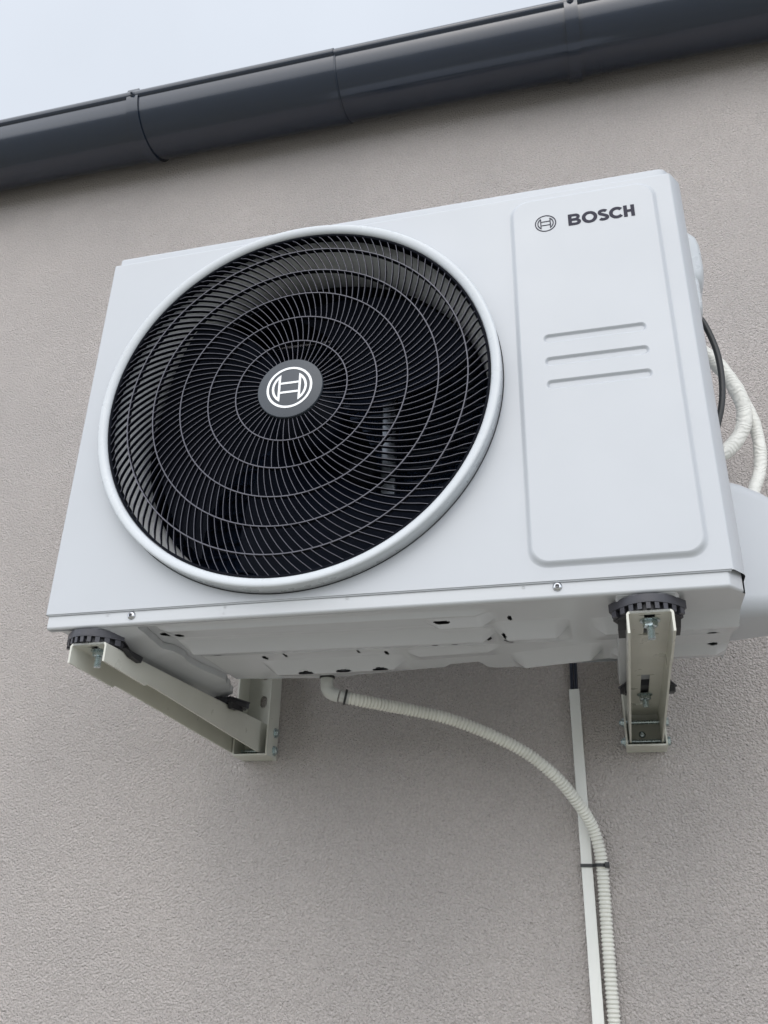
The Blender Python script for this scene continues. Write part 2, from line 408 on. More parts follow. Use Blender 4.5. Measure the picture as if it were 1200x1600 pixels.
for x, y in ((W-0.001, 0), (W+0.0006, 0.0003), (W+0.002, 0.0015), (W+0.0125, 0.0165), (W+0.0140, 0.020), (W+0.0148, 0.0245), (W+0.015, 0.06)):
    rows.append([(x, y, -0.0008), (x, y, H-min(0.004, y*0.15))])
front.grid(rows)
fp = front.build('front_panel', M['white'], unit, smooth=28)

# side and back sheets
sd = MB()
sd.box(0.0, 0.0012, 0.03, 0.285, 0.0, H); sd.build('side_panel', M['white'], unit, smooth=0)
sd = MB(); sd.box(W+0.0145, W+0.0158, 0.0605, 0.30, -0.010, H-0.004); sd.build('side_panel', M['white'], unit, smooth=0)
sd = MB()
for i in range(27): z = 0.03+i*0.0195; sd.box(0.0015, 0.56, 0.289, 0.2915, z, z+0.004)
for i in range(29): x = 0.0015+i*0.0195; sd.box(x, x+0.003, 0.286, 0.2889, 0.0, H)
sd.build('rear_grille', M['grille'], unit, smooth=0)
sd = MB(); sd.box(0.5605, W+0.0144, 0.296, 0.2975, -0.008, H-0.002); sd.build('rear_panel', M['white'], unit, smooth=0)

# lid
lid = MB()
def lidprof(y0):  # from the front skirt over the rounded edge to the top
    return [(y0+0.0042, H+0.0022), (y0+0.0038, H+0.0125), (y0+0.0043, H+0.0148), (y0+0.0058, H+0.0168), (y0+0.0082, H+0.0180), (y0+0.0115, H+0.0185), (0.30, H+0.0190)]
rows = []
xs = [(0.0050, 0.0050), (0.0053, 0.003), (0.0065, 0.0008), (0.009, 0.0), (W-0.016, 0.0), (W-0.010, 0.0003), (W-0.006, 0.0014), (W-0.003, 0.004), (W+0.008, 0.0175), (W+0.0105, 0.0215), (W+0.0125, 0.027), (W+0.0135, 0.05)]
for x, dy in xs: rows.append([(x, min(y+dy, 0.30), z) for y, z in lidprof(0.001)])
lid.grid(rows)
lid.grid([[(0.0050, y, z) for y, z in lidprof(0.006)], [(0.0050, y, H+0.0022) for y, z in lidprof(0.006)]])
lid.build('top_lid', M['white'], unit, smooth=40)

# fan ring (orifice surround)
ring = MB()
prof = [(0.2690, 0.0035), (0.2698, -0.0022), (0.2702, -0.0030), (0.2705, -0.0190), (0.2703, -0.0202), (0.2697, -0.0212), (0.2686, -0.0219), (0.2670, -0.0222), (0.2645, -0.0220), (0.2618, -0.0212),
        (0.2598, -0.0200), (0.2584, -0.0184), (0.2576, -0.0162), (0.2574, -0.0100), (0.2574, -0.004)]
ring.lathe(prof, (CX, 0, CZ), (0, 1, 0), 192)
ring.build('fan_ring', M['ring'], unit, smooth=45)
gap = MB(); gap.lathe([(0.2702, -0.0004), (0.2716, -0.0004)], (CX, 0, CZ), (0, 1, 0), 160); gap.build('ring_gap_shade', M['rubber'], unit, smooth=0)  # black band painted in for the shadow gap between ring and panel
# inner duct: pressed steel collar behind the grille
duct = MB()
duct.lathe([(0.2605, -0.004), (0.2600, 0.004), (0.2575, 0.014), (0.2530, 0.026), (0.2490, 0.040), (0.2465, 0.058), (0.2460, 0.080), (0.252, 0.090)], (CX, 0, CZ), (0, 1, 0), 128)
duct.build('air_duct', M['duct'], unit, smooth=50)

# grille: curved ribs between concentric rings
GYF, GHX = -0.0190, CX+0.001
radii = [0.040, 0.0753, 0.1140, 0.1535, 0.1926, 0.2290, 0.2585]
counts = [52, 72, 96, 112, 118, 122]
gr = MB()
def tilt(r): return radians(3+40*max(0, (r-0.045)/0.2))
def gy(r): return GYF+0.0030*sstep((r-0.246)/0.0085)      # the ribs dip back behind the ring
def rib(r0, r1, a0, depth, th):
    n = 6 if r1 < 0.25 else 9; r = r0; a = a0; dr = (r1-r0)/n; front_, side_ = [], []
    for k in range(n+1):
        e = Vector((cos(a), 0, sin(a))); t = Vector((-sin(a), 0, cos(a)))
        dirn = (e*cos(tilt(r))+t*sin(tilt(r))); nn = Vector((-dirn.z, 0, dirn.x))
        c = Vector((GHX, 0, CZ))+e*r; h = nn*th/2; h2 = nn*th*0.75; yf = gy(r); yb = GYF+depth+0.4*(yf-GYF)
        f = lambda y: Vector((0, y, 0))
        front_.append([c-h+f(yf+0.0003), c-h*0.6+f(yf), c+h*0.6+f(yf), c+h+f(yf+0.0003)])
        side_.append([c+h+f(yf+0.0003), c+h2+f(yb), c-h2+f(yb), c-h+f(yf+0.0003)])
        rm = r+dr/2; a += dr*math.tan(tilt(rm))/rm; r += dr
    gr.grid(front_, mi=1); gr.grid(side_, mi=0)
ph = 0.0
radii[-1] = 0.2548
for i, N in enumerate(counts):
    for k in range(N):
        rib(radii[i], radii[i+1], ph+2*pi*k/N, 0.0030+0.0020*min(1, i/3), 0.00084)
    ph += 0.37
for r in radii[1:-1]:
    gr.lathe([(r-0.0009, GYF+0.006), (r-0.00082, GYF-0.0002)], (GHX, 0, CZ), (0, 1, 0), 144)
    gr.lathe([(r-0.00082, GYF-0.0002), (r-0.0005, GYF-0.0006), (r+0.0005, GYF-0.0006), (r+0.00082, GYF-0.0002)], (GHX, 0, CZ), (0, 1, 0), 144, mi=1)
    gr.lathe([(r+0.00082, GYF-0.0002), (r+0.0009, GYF+0.006)], (GHX, 0, CZ), (0, 1, 0), 144)
gr.lathe([(0.2540, GYF+0.014), (0.2540, GYF+0.0030), (0.2550, GYF+0.0020), (0.2571, GYF+0.0018), (0.2571, GYF+0.014)], (CX, 0, CZ), (0, 1, 0), 144)
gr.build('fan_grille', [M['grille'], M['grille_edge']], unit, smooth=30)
# hub cap
hub = MB(); HY = GYF-0.0035
hub.lathe([(0.0425, 0.008), (0.0440, 0.0035), (0.0440, 0.0015), (0.0434, 0.0004), (0.0420, 0.0), (0.0001, 0.0)], (GHX, HY, CZ), (0, 1, 0), 96)
hubo = hub.build('hub_cap', M['hub'], unit, smooth=40)

def emblem(name, cx, cz, s, y, m, parent, bold=1.0):
    """ring with an H-armature of two arc segments joined by two bars; s = outer radius"""
    e = MB(); y2 = y-0.0004
    def flat(loops):
        e.plate(loops, lambda a, b_: (cx+a*s, y2, cz+b_*s))
        for lp in loops: e.grid([[(cx+a*s, y2, cz+b_*s) for a, b_ in lp], [(cx+a*s, y, cz+b_*s) for a, b_ in lp]], closed_u=True)
    wdt = 0.105*bold
    flat([circle(0, 0, 1.0, 72), circle(0, 0, 1.0-wdt, 72)])
    Ro = 0.765; xb = 0.445; hw = 0.052*bold
    for sg in (-1, 1):
        xo = xb-hw; a0 = math.acos(xo/Ro)
        outer = [(sg*Ro*cos(t), Ro*sin(t)) for t in [-a0+2*a0*k/24 for k in range(25)]]
        Ri = Ro-wdt; xi = xb+hw; a1 = math.acos(xi/Ri)
        inner = [(sg*Ri*cos(t), Ri*sin(t)) for t in [-a1+2*a1*k/20 for k in range(21)]]
        flat([outer, inner])
    bx = xb-hw-0.002
    for zc in (0.225, -0.225):
        flat([[(-bx, zc-hw*0.95), (bx, zc-hw*0.95), (bx, zc+hw*0.95), (-bx, zc+hw*0.95)]])
    return e.build(name, m, parent, smooth=0)
emblem('emblem', GHX-0.0005, CZ+0.0005, 0.0308, HY-0.0001, M['ink_white'], hubo, 0.96)
emblem('emblem', 0.6435, 0.4992, 0.0138, YE-0.0001, M['ink_grey'], fp, 0.88)

# lettering B O S C H, heavy grotesque capitals
lt = MB(); LX, LZ, LH = 0.6727, 0.4888, 0.0190; yl = YE-0.0005; yb0 = YE-0.0001
def lflat(loops):
    lt.plate(loops, lambda a, b_: (LX+a, yl, LZ+b_*LH))
    for lp in loops: lt.grid([[(LX+a, yl, LZ+b_*LH) for a, b_ in lp], [(LX+a, yb0, LZ+b_*LH) for a, b_ in lp]], closed_u=True)
ST = 0.0046; sh = ST/LH*0.92
def arcp(cx, cz, rx, rz, a0, a1, n=14): return [(cx+rx*cos(radians(a0+(a1-a0)*k/n)), cz+rz*sin(radians(a0+(a1-a0)*k/n))) for k in range(n+1)]
# B
bo = [(0, 0)]+arcp(0.0098, 0.275, 0.0064, 0.275, -90, 52)+[(0.0132, 0.525)]+arcp(0.0092, 0.735, 0.0060, 0.265, -38, 90)+[(0, 1)]
bh1 = [(ST, sh)]+arcp(0.0092, 0.295, 0.0024, 0.095, -90, 90, 8)+[(ST, 0.39)]
bh2 = [(ST, 0.60)]+arcp(0.0088, 0.70, 0.0022, 0.09, -90, 90, 8)+[(ST, 0.79)]
lflat([bo, bh1, bh2])
# O
oc = (0.0273, 0.5)
lflat([arcp(*oc, 0.0098, 0.515, 0, 352, 44), arcp(*oc, 0.0098-ST, 0.515-sh, 0, 351, 39)])
# thick open stroke
def stroke(cl, wx, wz):
    L, R_ = [], []
    for i, p in enumerate(cl):
        a = cl[max(0, i-1)]; b_ = cl[min(len(cl)-1, i+1)]
        tx, tz = b_[0]-a[0], (b_[1]-a[1])*LH; q = hypot(tx, tz); nx, nz = -tz/q, tx/q
        L.append((p[0]+nx*wx/2, p[1]+nz*wx/2/LH*wz)); R_.append((p[0]-nx*wx/2, p[1]-nz*wx/2/LH*wz))
    lflat([L+R_[::-1]])
scx = 0.0447
cl = arcp(scx, 0.735, 0.0045, 0.158, 28, 180, 12)+arcp(scx+0.0002, 0.735, 0.0047, 0.20, 190, 240, 5)[0:4]
cl += [(scx+0.0001, 0.505)]
cl += arcp(scx, 0.265, 0.0049, 0.20, 62, 0, 6)[1:]+arcp(scx, 0.265, 0.0049, 0.165, -10, -150, 12)
stroke(cl, ST*0.95, 0.95)
# C
stroke(arcp(0.0617, 0.5, 0.0074, 0.39, 42, 318, 26), ST, 0.95)
# H
hx0, hx1 = 0.0702, 0.0838
lflat([[(hx0, 0), (hx0+ST, 0), (hx0+ST, 0.40), (hx1-ST, 0.40), (hx1-ST, 0), (hx1, 0), (hx1, 1), (hx1-ST, 1), (hx1-ST, 0.615), (hx0+ST, 0.615), (hx0+ST, 1), (hx0, 1)]])
lt.build('lettering', M['ink_grey'], fp, smooth=0)

# fan, motor, coil and the dark inside
fan = MB()
FA, FB = 0.048, 0.235
for kk in range(3):
    rows = []
    for i in range(15):
        r = FA+(FB-FA)*i/14; t = i/14; row = []
        span = radians(62+30*t); lead = radians(kk*120-10+24*t)
        for j in range(13):
            u = j/12; a = lead+span*u
            y = 0.040+0.085*u+0.010*sin(pi*u)-0.012*t
            row.append((CX+r*cos(a), y, CZ+r*sin(a)))
        rows.append(row)
    fan.grid(rows)
fan.lathe([(0.0001, 0.034), (0.030, 0.036), (0.046, 0.044), (0.050, 0.056), (0.050, 0.13)], (CX, 0, CZ), (0, 1, 0), 48)
fan.build('fan', M['fan'], unit, smooth=45)
mo = MB(); mo.lathe([(0.0001, 0.135), (0.055, 0.138), (0.058, 0.145), (0.058, 0.20)], (CX, 0, CZ), (0, 1, 0), 40)
mot = mo.build('fan_motor', M['dark'], unit)
mb_ = MB()
for x in (0.372,): mb_.box(x, x+0.022, 0.203, 0.213, 0.0, H, 0.002)
mb_.build('motor_bracket', M['galv'], unit)
co = MB()
rows = []; nx = 280
for i in range(nx+1):
    x = 0.004+0.56*i/nx; y = 0.250+(0.004 if i % 2 else 0); rows.append([(x, y, 0.0), (x, y, H)])
co.grid(rows)
for i in range(22): z = 0.02+i*0.025; co.tube([(0.004, 0.2495, z), (0.564, 0.2495, z)], 0.0035, 8)
co.build('coil', M['coil'], unit, smooth=0)
inn = MB(); inn.box(0.5645, 0.566, 0.012, 0.285, 0.0, H-0.002); inn.box(0.004, 0.564, 0.03, 0.24, H-0.006, H-0.004); inn.box(0.004, 0.0052, 0.012, 0.28, 0.0, H-0.008)
inn.build('inner_partition', M['dark'], unit, smooth=0)
inn = MB(); inn.plate([[(0.006, 0.002), (0.562, 0.002), (0.562, H-0.01), (0.006, H-0.01)], circle(CX, CZ, 0.2605, 96)], lambda x, z: (x, 0.010, z)); inn.build('inner_shade_sheet', M['dark'], unit, smooth=0)  # added dark sheet, carries the shade behind the front panel
inn = MB(); inn.box(0.006, 0.562, 0.02, 0.245, 0.0, 0.002); inn.build('inner_floor', M['dark'], unit, smooth=0)

# base pan: pressed underside as a height field
BX0, BX1, BYF, ZB = 0.0035, W+0.0125, 0.0035, -0.0185
holes = [  # x, y, half x, half y
    (0.4919, 0.0434, 0.0100, 0.0032), (0.4673, 0.1312, 0.0041, 0.0085), (0.4917, 0.1325, 0.0042, 0.0085), (0.2747, 0.2033, 0.0109, 0.0039), (0.3282, 0.2022, 0.0106, 0.0029), (0.3787, 0.2036, 0.0104, 0.0042), (0.5583, 0.1322, 0.0062, 0.0085), (0.2289, 0.1661, 0.0034, 0.0085), (0.2595, 0.1600, 0.0021, 0.0085), (0.3601, 0.1597, 0.0018, 0.0069), (0.3950, 0.1714, 0.0025, 0.0085), (0.5680, 0.0614, 0.0025, 0.0085), (0.5570, 0.0956, 0.0025, 0.0051), (0.5368, 0.1167, 0.0026, 0.0076), (0.1328, 0.0688, 0.0089, 0.0071), (0.1604, 0.0495, 0.0053, 0.0085), (0.1749, 0.1337, 0.0051, 0.0085), (0.7947, 0.1521, 0.0061, 0.0085), (0.7994, 0.2013, 0.0059, 0.0036)]
facets = [  # x0, x1, y where the drop starts, y where the pan is lowest, depth, length of the gentle return, skew
    (0.150, 0.540, 0.020, 0.028, 0.0047, 0.040, 0.02),
    (0.480, 0.545, 0.036, 0.055, 0.0092, 0.035, 0.02),
    (0.150, 0.538, 0.078, 0.102, 0.0125, 0.050, 0.03),
    (0.552, 0.625, 0.072, 0.100, 0.0145, 0.060, 0.0),
    (0.665, 0.830, 0.076, 0.102, 0.0125, 0.060, -0.02),
    (0.225, 0.405, 0.180, 0.204, 0.0125, 0.050, 0.0),
    (0.430, 0.535, 0.160, 0.172, 0.0066, 0.035, -0.06),
    (0.560, 0.660, 0.186, 0.214, 0.0139, 0.050, -0.25),
    (0.685, 0.812, 0.202, 0.220, 0.0092, 0.040, 0.0)]
def sdrect(x, y, x0, x1, y0, y1, c):
    qx = abs(x-(x0+x1)/2)-(x1-x0)/2+c; qy = abs(y-(y0+y1)/2)-(y1-y0)/2+c
    return hypot(max(qx, 0), max(qy, 0))+min(max(qx, qy), 0)-c
bk = [(0.0, 0.262), (0.155, 0.262), (0.21, 0.268), (0.28, 0.276), (0.31, 0.272), (0.335, 0.262), (0.40, 0.254), (0.455, 0.250), (0.47, 0.236), (0.505, 0.232), (0.518, 0.262), (0.53, 0.266), (0.62, 0.256), (0.64, 0.246), (0.70, 0.246), (0.72, 0.262), (0.84, 0.262)]
def yback(x):
    for (xa, ya), (xb, yb) in zip(bk, bk[1:]):
        if xa <= x <= xb: return ya+(yb-ya)*sstep((x-xa)/(xb-xa))
    return 0.26
def pan_z(x, y):
    z = ZB+0.0075*sstep((0.147-x)/0.008)*sstep((y-0.014)/0.012)
    for x0, x1, ya, yb, dz, fr, sk in facets:
        if x < x0-0.008 or x > x1+0.008: continue
        y_ = y-sk*(x-(x0+x1)/2)
        t = min((y_-ya)/(yb-ya), (yb+fr-y_)/fr)
        if t <= 0: continue
        e = min(1, max(0, (min(x-x0, x1-x)+0.008)/0.016))
        z -= dz*min(1, t)*e
    # ring-shaped drain swelling and general sag
    z -= 0.0035*exp(-((x-0.30)/0.11)**2-((y-0.235)/0.035)**2)
    return z
pan = MB()
NX, NY = 500, 160
YB = 0.28; idx = {}
vs = []; fs = []
def px(i): return BX0+(BX1-BX0)*i/NX
for i in range(NX+1):
    x = px(i); yb = yback(x); yf = BYF+0.0045+max(0, (x-(W-0.006)))*1.05
    if x > BX1-0.016: yb -= 0.016-sqrt(max(0, 0.016**2-(x-(BX1-0.016))**2))
    for j in range(NY+1):
        y = yf+(yb-yf)*j/NY
        vs.append((x, y, pan_z(x, y)))
for i in range(NX):
    for j in range(NY):
        a = i*(NY+1)+j; q = (a, a+NY+1, a+NY+2, a+1)
        mx = sum(vs[k][0] for k in q)/4; my = sum(vs[k][1] for k in q)/4
        if any(((mx-hx)/ax)**2+((my-hy)/ay)**2 < 1 for hx, hy, ax, ay in holes): continue
        fs.append(q)
pan.add(vs, fs)
# front flange with a rolled lower edge, following the chamfered right corner
fl = []
def flp(x, y): return [(x, y, 0.004), (x, y, ZB+0.0055)]
base_pts = [(BX0, BYF), (W-0.006, BYF), (W-0.0045, BYF+0.0005), (W-0.003, BYF+0.002), (W+0.009, BYF+0.0165), (W+0.0105, BYF+0.019), (BX1-0.0012, BYF+0.024)]
rows = []
for (x, y) in base_pts:
    n = Vector((0, 1, 0)) if x < W-0.005 else Vector((-0.45, 0.89, 0)) if x < W+0.0098 else Vector((-0.9, 0.4, 0))
    row = [(x, y, 0.004)]
    for k in range(7):
        a = k/6*pi/2; row.append((x+n.x*0.0045*(1-cos(a)), y+n.y*0.0045*(1-cos(a)), ZB+0.0035*(1-sin(a))))
    row.append((x+n.x*0.0075, y+n.y*0.0075, ZB-0.0001))
    rows.append(row)
pan.grid(rows)
# turned-up rear and side edges
rows = [[(px(i), vs[i*(NY+1)+NY][1], vs[i*(NY+1)+NY][2]) for i in range(0, NX+1, 4)], [(px(i), vs[i*(NY+1)+NY][1]+0.001, ZB+0.022) for i in range(0, NX+1, 4)]]
pan.grid(rows)
pan.grid([[vs[j] for j in range(0, NY+1, 4)], [(BX0-0.0006, vs[j][1], 0.0) for j in range(0, NY+1, 4)]])
e0 = NX*(NY+1)
pan.grid([[vs[e0+j] for j in range(0, NY+1, 4)], [(BX1+0.0006, vs[e0+j][1], 0.0) for j in range(0, NY+1, 4)]])
pan.build('base_pan', M['pan'], unit, smooth=60)
inn = MB(); inn.box(0.012, W, 0.02, 0.225, -0.0062, -0.0058); inn.build('pan_shade_sheet', M['dark'], unit, smooth=0)  # dark sheet added above the pan holes so they look unlit
# feet with a wavy inner edge
FOOT_EDGE = [(0.0, 0.124), (0.03, 0.1215), (0.065, 0.1165), (0.097, 0.1125), (0.113, 0.122), (0.135, 0.123), (0.165, 0.1175), (0.195, 0.119), (0.24, 0.1285), (0.258, 0.1300), (0.285, 0.1235), (0.3245, 0.1120), (0.36, 0.101)]
def foot(x0, x1, wavy):
    f = MB(); rows = []
    for k in range(91):
        y = 0.0085+0.330*k/90; c = x1
        if wavy:
            for (ya, xa), (yb, xb) in zip(FOOT_EDGE, FOOT_EDGE[1:]):
                if ya <= y <= yb: c = xa+(xb-xa)*sstep((y-ya)/(yb-ya))
        a = x0; zt = ZB+0.004; zb_ = -0.0295+0.011*(1-sstep((y-0.004)/0.034)); k_ = 0.088 if wavy else x1-0.004
        zs = ZB-0.0015 if wavy else zb_+0.004
        rows.append([(a-0.001, y, zt), (a, y, zb_+0.0012), (a+0.0012, y, zb_), (k_-0.0012, y, zb_), (k_+0.001, y, zb_+0.0006), (c, y, max(zs, zb_+0.0016)), (c+0.0008, y, zt+0.003)])
    f.grid(rows); f.add(rows[0], [tuple(range(7))]); f.add(rows[-1], [tuple(range(7))])
    f.build('foot', M['pan'], unit, smooth=40)
foot(0.040, 0.112, True); foot(0.686, 0.751, False)
# screws on the front flange
def cross_screw(x, z):
    s_ = MB(); c = (x, BYF-0.0001, z)
    s_.lathe([(0.0052, 0.0), (0.0052, 0.0006), (0.0046, 0.0018), (0.0034, 0.0028), (0.0022, 0.0031)], c, (0, -1, 0), 24)
    s_.lathe([(0.0022, 0.0031), (0.0012, 0.0012), (0.0001, 0.0010)], c, (0, -1, 0), 4)
    o = s_.build('screw', M['screw'], unit)
    k = MB()
    for ang in (35, 125):
        u = Vector((cos(radians(ang)), 0, sin(radians(ang)))); v = Vector((-u.z, 0, u.x)); q = Vector((x, BYF-0.0034, z))
        k.add([q+u*0.0024+v*0.0005, q+u*0.0024-v*0.0005, q-u*0.0024-v*0.0005, q-u*0.0024+v*0.0005], [(0, 1, 2, 3)])
        q = q+Vector((0, 0.00012 if ang == 35 else 0.00005, 0))
    k.v = [(p[0], p[1]-(0.00004 if i > 3 else 0), p[2]) for i, p in enumerate(k.v)]
    k.build('screw_recess', M['rubber'], o, smooth=0)
cross_screw(0.1182, -0.0072); cross_screw(0.6264, -0.0062)

# valve cover and handle on the right side
vc = MB(); x0 = W+0.016
secs = []
def vc_sec(x, t):   # outline in the y-z plane, shrinking towards the outer end
    y0, y1 = 0.135+0.018*t, 0.262-0.02*t; z0, z1 = -0.004+0.006*t, 0.177-0.052*t**1.3
    return [(x, p[0], p[1]) for p in rrect(y0, y1, z0, z1, 0.022, 6)]
rows = [vc_sec(x0, 0), vc_sec(x0+0.012, 0.02), vc_sec(x0+0.03, 0.18), vc_sec(x0+0.055, 0.45), vc_sec(x0+0.078, 0.75), vc_sec(x0+0.088, 0.95)]
last = [(x0+0.093, y, z) for x, y, z in [(p[0], 0.2+(p[1]-0.2)*0.86, 0.06+(p[2]-0.06)*0.9) for p in vc_sec(0, 1)]]
rows.append(last); vc.grid(rows, closed_u=True); vc.add(last, [tuple(range(len(last)))])
vc.build('valve_cover', M['white'], unit, smooth=60)
hd = MB()
def hd_sec(x, t): return [(x, p[0], p[1]) for p in rrect(0.075+0.010*t, 0.175-0.010*t, 0.432+0.016*t, 0.532-0.016*t, 0.02, 6)]
rows = [hd_sec(x0, 0), hd_sec(x0+0.008, 0.1), hd_sec(x0+0.017, 0.5), hd_sec(x0+0.021, 1.0), hd_sec(x0+0.0225, 1.6)]
hd.grid(rows, closed_u=True); hd.add(rows[-1], [tuple(range(len(rows[-1])))])
hd.build('carry_handle', M['ring'], unit, smooth=60)
hd = MB()
rows = [[(x0+q, p[0], p[1]) for p in rrect(0.055+e, 0.165-e, 0.372+e, 0.436-e, 0.014, 6)] for q, e in ((0, 0), (0.005, 0.001), (0.0085, 0.005), (0.0095, 0.010))]
hd.grid(rows, closed_u=True); hd.add(rows[-1], [tuple(range(len(rows[-1])))])
hd.build('terminal_cover', M['ring'], unit, smooth=60)

# ------------------------------------------------------------------ wall brackets
ZA = -0.0385     # top of the arms
def hexbolt(mb, p, axis, r=0.007, h=0.005, stud=0.0, rs_=0.004, washer=True, mi=0):
    ax = Vector(axis).normalized(); p = Vector(p)
    if washer: mb.lathe([(0.0001, 0), (r*1.35, 0), (r*1.35, 0.0013), (0.0001, 0.0013)], p, ax, 24)
    mb.lathe([(r, 0.0014), (r*1.02, 0.002), (r*1.02, h), (r*0.85, h+0.0008), (0.0001, h+0.0008)], p, ax, 6)
    if stud:
        pr = [(rs_, h)]; k = 0
        while k*0.0006 < stud: pr.append((rs_*(1.0 if k % 2 else 0.86), h+0.0009+k*0.0006)); k += 1
        pr.append((0.0001, pr[-1][1])); mb.lathe(pr, p, ax, 16)
def slot_loop(xc, y0, y1, w_, flare):
    """long slot with flared ends like an I"""
    f = flare; h = 0.0035
    return [(xc-w_, y0+h), (xc-w_-f, y0+h*0.6), (xc-w_-f*0.6, y0), (xc+w_+f*0.6, y0), (xc+w_+f, y0+h*0.6), (xc+w_, y0+h),
            (xc+w_, y1-h), (xc+w_+f, y1-h*0.6), (xc+w_+f*0.6, y1), (xc-w_-f*0.6, y1), (xc-w_-f, y1-h*0.6), (xc-w_, y1-h)]
def make_bracket(xa, xb, label, rear_bolt, skew=0.0, shift=0.0):
    xc = (xa+xb)/2
    root = empty('wall_bracket', (xc, WALL, -0.11), label, 'bracket', 'steel brackets under the unit')
    T = 0.0025; Y0, Y1 = 0.003, 0.482
    arm = MB(); r = 0.004
    # outer and inner section profile of the inverted channel, flanges deepen towards the wall
    def depth(y):
        d_ = 0.0235+0.031*(y-Y0)/(Y1-Y0)
        return d_-0.0035*sstep((y-0.098)/0.004)+0.002*sstep((y-0.12)/0.3)
    s1 = (0.040, 0.056); s2 = (0.300, 0.345)
    y_s = (0.010, 0.080); y_r = (0.250, 0.412)
    ys = sorted(set([Y0+(Y1-Y0)*k/40 for k in range(41)]+[0.096, 0.098, 0.1, 0.102, 0.104]))
    def fl_rows(x_in, x_out):
        A = [[(x_out, y, ZA-r) for y in ys], [(x_out, y, ZA-depth(y)) for y in ys], [(x_in, y, ZA-depth(y)) for y in ys], [(x_in, y, ZA-r) for y in ys]]
        return A
    for sg, xe in ((-1, xa), (1, xb)):
        xi = xe-sg*T
        arm.grid(fl_rows(xi, xe))
        # round corner between flange and web
        o = []; n_ = []
        for k in range(7):
            a = k/6*pi/2
            o.append([(xe-sg*r+sg*r*cos(a), y, ZA-r+r*sin(a)) for y in ys])
            ri = r-T+0.0005; n_.append([(xe-sg*r+sg*(r-T)*cos(a), y, ZA-r+(r-T)*sin(a)) for y in ys])
        arm.grid(o); arm.grid(n_)
        for y, kk in ((Y0, 0), (Y1, -1)):
            arm.add([(xe, y, ZA-r), (xe, y, ZA-depth(y)), (xi, y, ZA-depth(y)), (xi, y, ZA-r)], [(0, 1, 2, 3)])
            arm.grid([[row[kk] for row in o], [row[kk] for row in n_]])
    sl1 = slot_loop(xc, *y_s, 0.0055, 0.0065); sl2 = slot_loop(xc, *y_r, 0.0055, 0.0060)
    webl = [(xa+r, Y0), (xb-r, Y0), (xb-r, Y1), (xa+r, Y1)]
    for z in (ZA, ZA-T): arm.plate([webl, sl1, sl2], lambda x, y, z=z: (x, y, z))
    for lp in (webl, sl1, sl2): arm.grid([[(x, y, ZA) for x, y in lp], [(x, y, ZA-T) for x, y in lp]], closed_u=True)
    shear = lambda o: o.data.transform(Matrix(((1, skew, 0, skew*o.parent.location.y), (0, 1, 0, 0), (0, 0, 1, 0), (0, 0, 0, 1))))
    shear(arm.build('arm', M['bracket'], root, smooth=40))
    xw = xc+shift; xr = xc+skew*0.36
    # upright on the wall
    pl = MB(); PW = xb-xa+0.0105; px0, px1 = xw-PW/2, xw+PW/2; zt, zb_ = 0.100, -0.0955; TW = 0.0025; dep = 0.046
    yw = WALL-0.0015
    keyh = circle(xw-0.004, -0.070, 0.0052, 20)
    key2 = [(xw-0.0065, -0.0895), (xw-0.0015, -0.0895), (xw-0.0015, -0.0810), (xw-0.0065, -0.0810)]
    ov = rrect(xw-0.006, xw+0.006, -0.008, 0.012, 0.006, 6); ov2 = rrect(xw-0.006, xw+0.006, 0.040, 0.060, 0.006, 6)
    lps = [[(px0, zb_), (px1, zb_), (px1, zt), (px0, zt)], keyh, ov, ov2]
    for y in (yw-TW, yw): pl.plate(lps, lambda x, z, y=y: (x, y, z))
    for lp in lps: pl.grid([[(x, yw-TW, z) for x, z in lp], [(x, yw, z) for x, z in lp]], closed_u=True)
    rb = 0.006
    for xe, sg in ((px0, -1), (px1, 1)):
        side = [(yw-TW-0.0001, zb_+0.001), (yw-dep+rb, zb_+0.001)]+[(yw-dep+rb-rb*sin(a), zb_+0.001+rb-rb*cos(a)) for a in [pi/2*k/6 for k in range(1, 7)]]+[(yw-dep, zt-0.03), (yw-dep+0.02, zt), (yw-TW-0.0001, zt)]
        xi = xe-sg*TW
        pl.prism(side, lambda y, z, xe=xe: (xe, y, z), lambda y, z, xi=xi: (xi, y, z))
    # bottom lip joining the flanges
    pl.box(px0+TW, px1-TW, yw-dep, yw-TW-0.0002, zb_+0.001, zb_+0.0035)
    plo = pl.build('wall_plate', M['bracket'], root, smooth=30)
    a = MB(); a.lathe([(0.0001, 0.0035), (0.003, 0.0034), (0.0048, 0.002), (0.005, 0)], (xw-0.004, WALL-0.0012, -0.070), (0, -1, 0), 16)
    a.build('wall_screw', M['zinc'], plo)
    # cross bolts through plate and arm
    for z in (-0.054, -0.0825):
        bb = MB(); yb_ = WALL-0.016
        hexbolt(bb, (px1+0.0002, yb_, z), (1, 0, 0), 0.0062, 0.0052)
        hexbolt(bb, (px0-0.0002, yb_, z), (-1, 0, 0), 0.0055, 0.0040, 0.002, 0.0033)
        bb.lathe([(0.003, 0), (0.003, PW)], (px0, yb_, z), (1, 0, 0), 12)
        bb.build('cross_bolt', M['zinc'], root)
    # bolts that hold the pads
    bb = MB(); hexbolt(bb, (xc+0.0005, 0.028, ZA-T-0.0003), (0, 0, -1), 0.0078, 0.0072, 0.013, 0.0042)
    bb.build('pad_bolt', M['zinc'], root)
    if rear_bolt:
        bb = MB(); hexbolt(bb, (xr+0.0005, 0.352, ZA-T-0.0003), (0, 0, -1), 0.0078, 0.0072, 0.010, 0.0042)
        bb.build('pad_bolt', M['zinc'], root)
    return root
make_bracket(0.0415, 0.0905, 'cream steel wall bracket under the fan side, its long flank in full view', True, 0.055, 0.0340)
make_bracket(0.6946, 0.7424, 'cream steel wall bracket seen end-on under the lettered side of the unit', True)

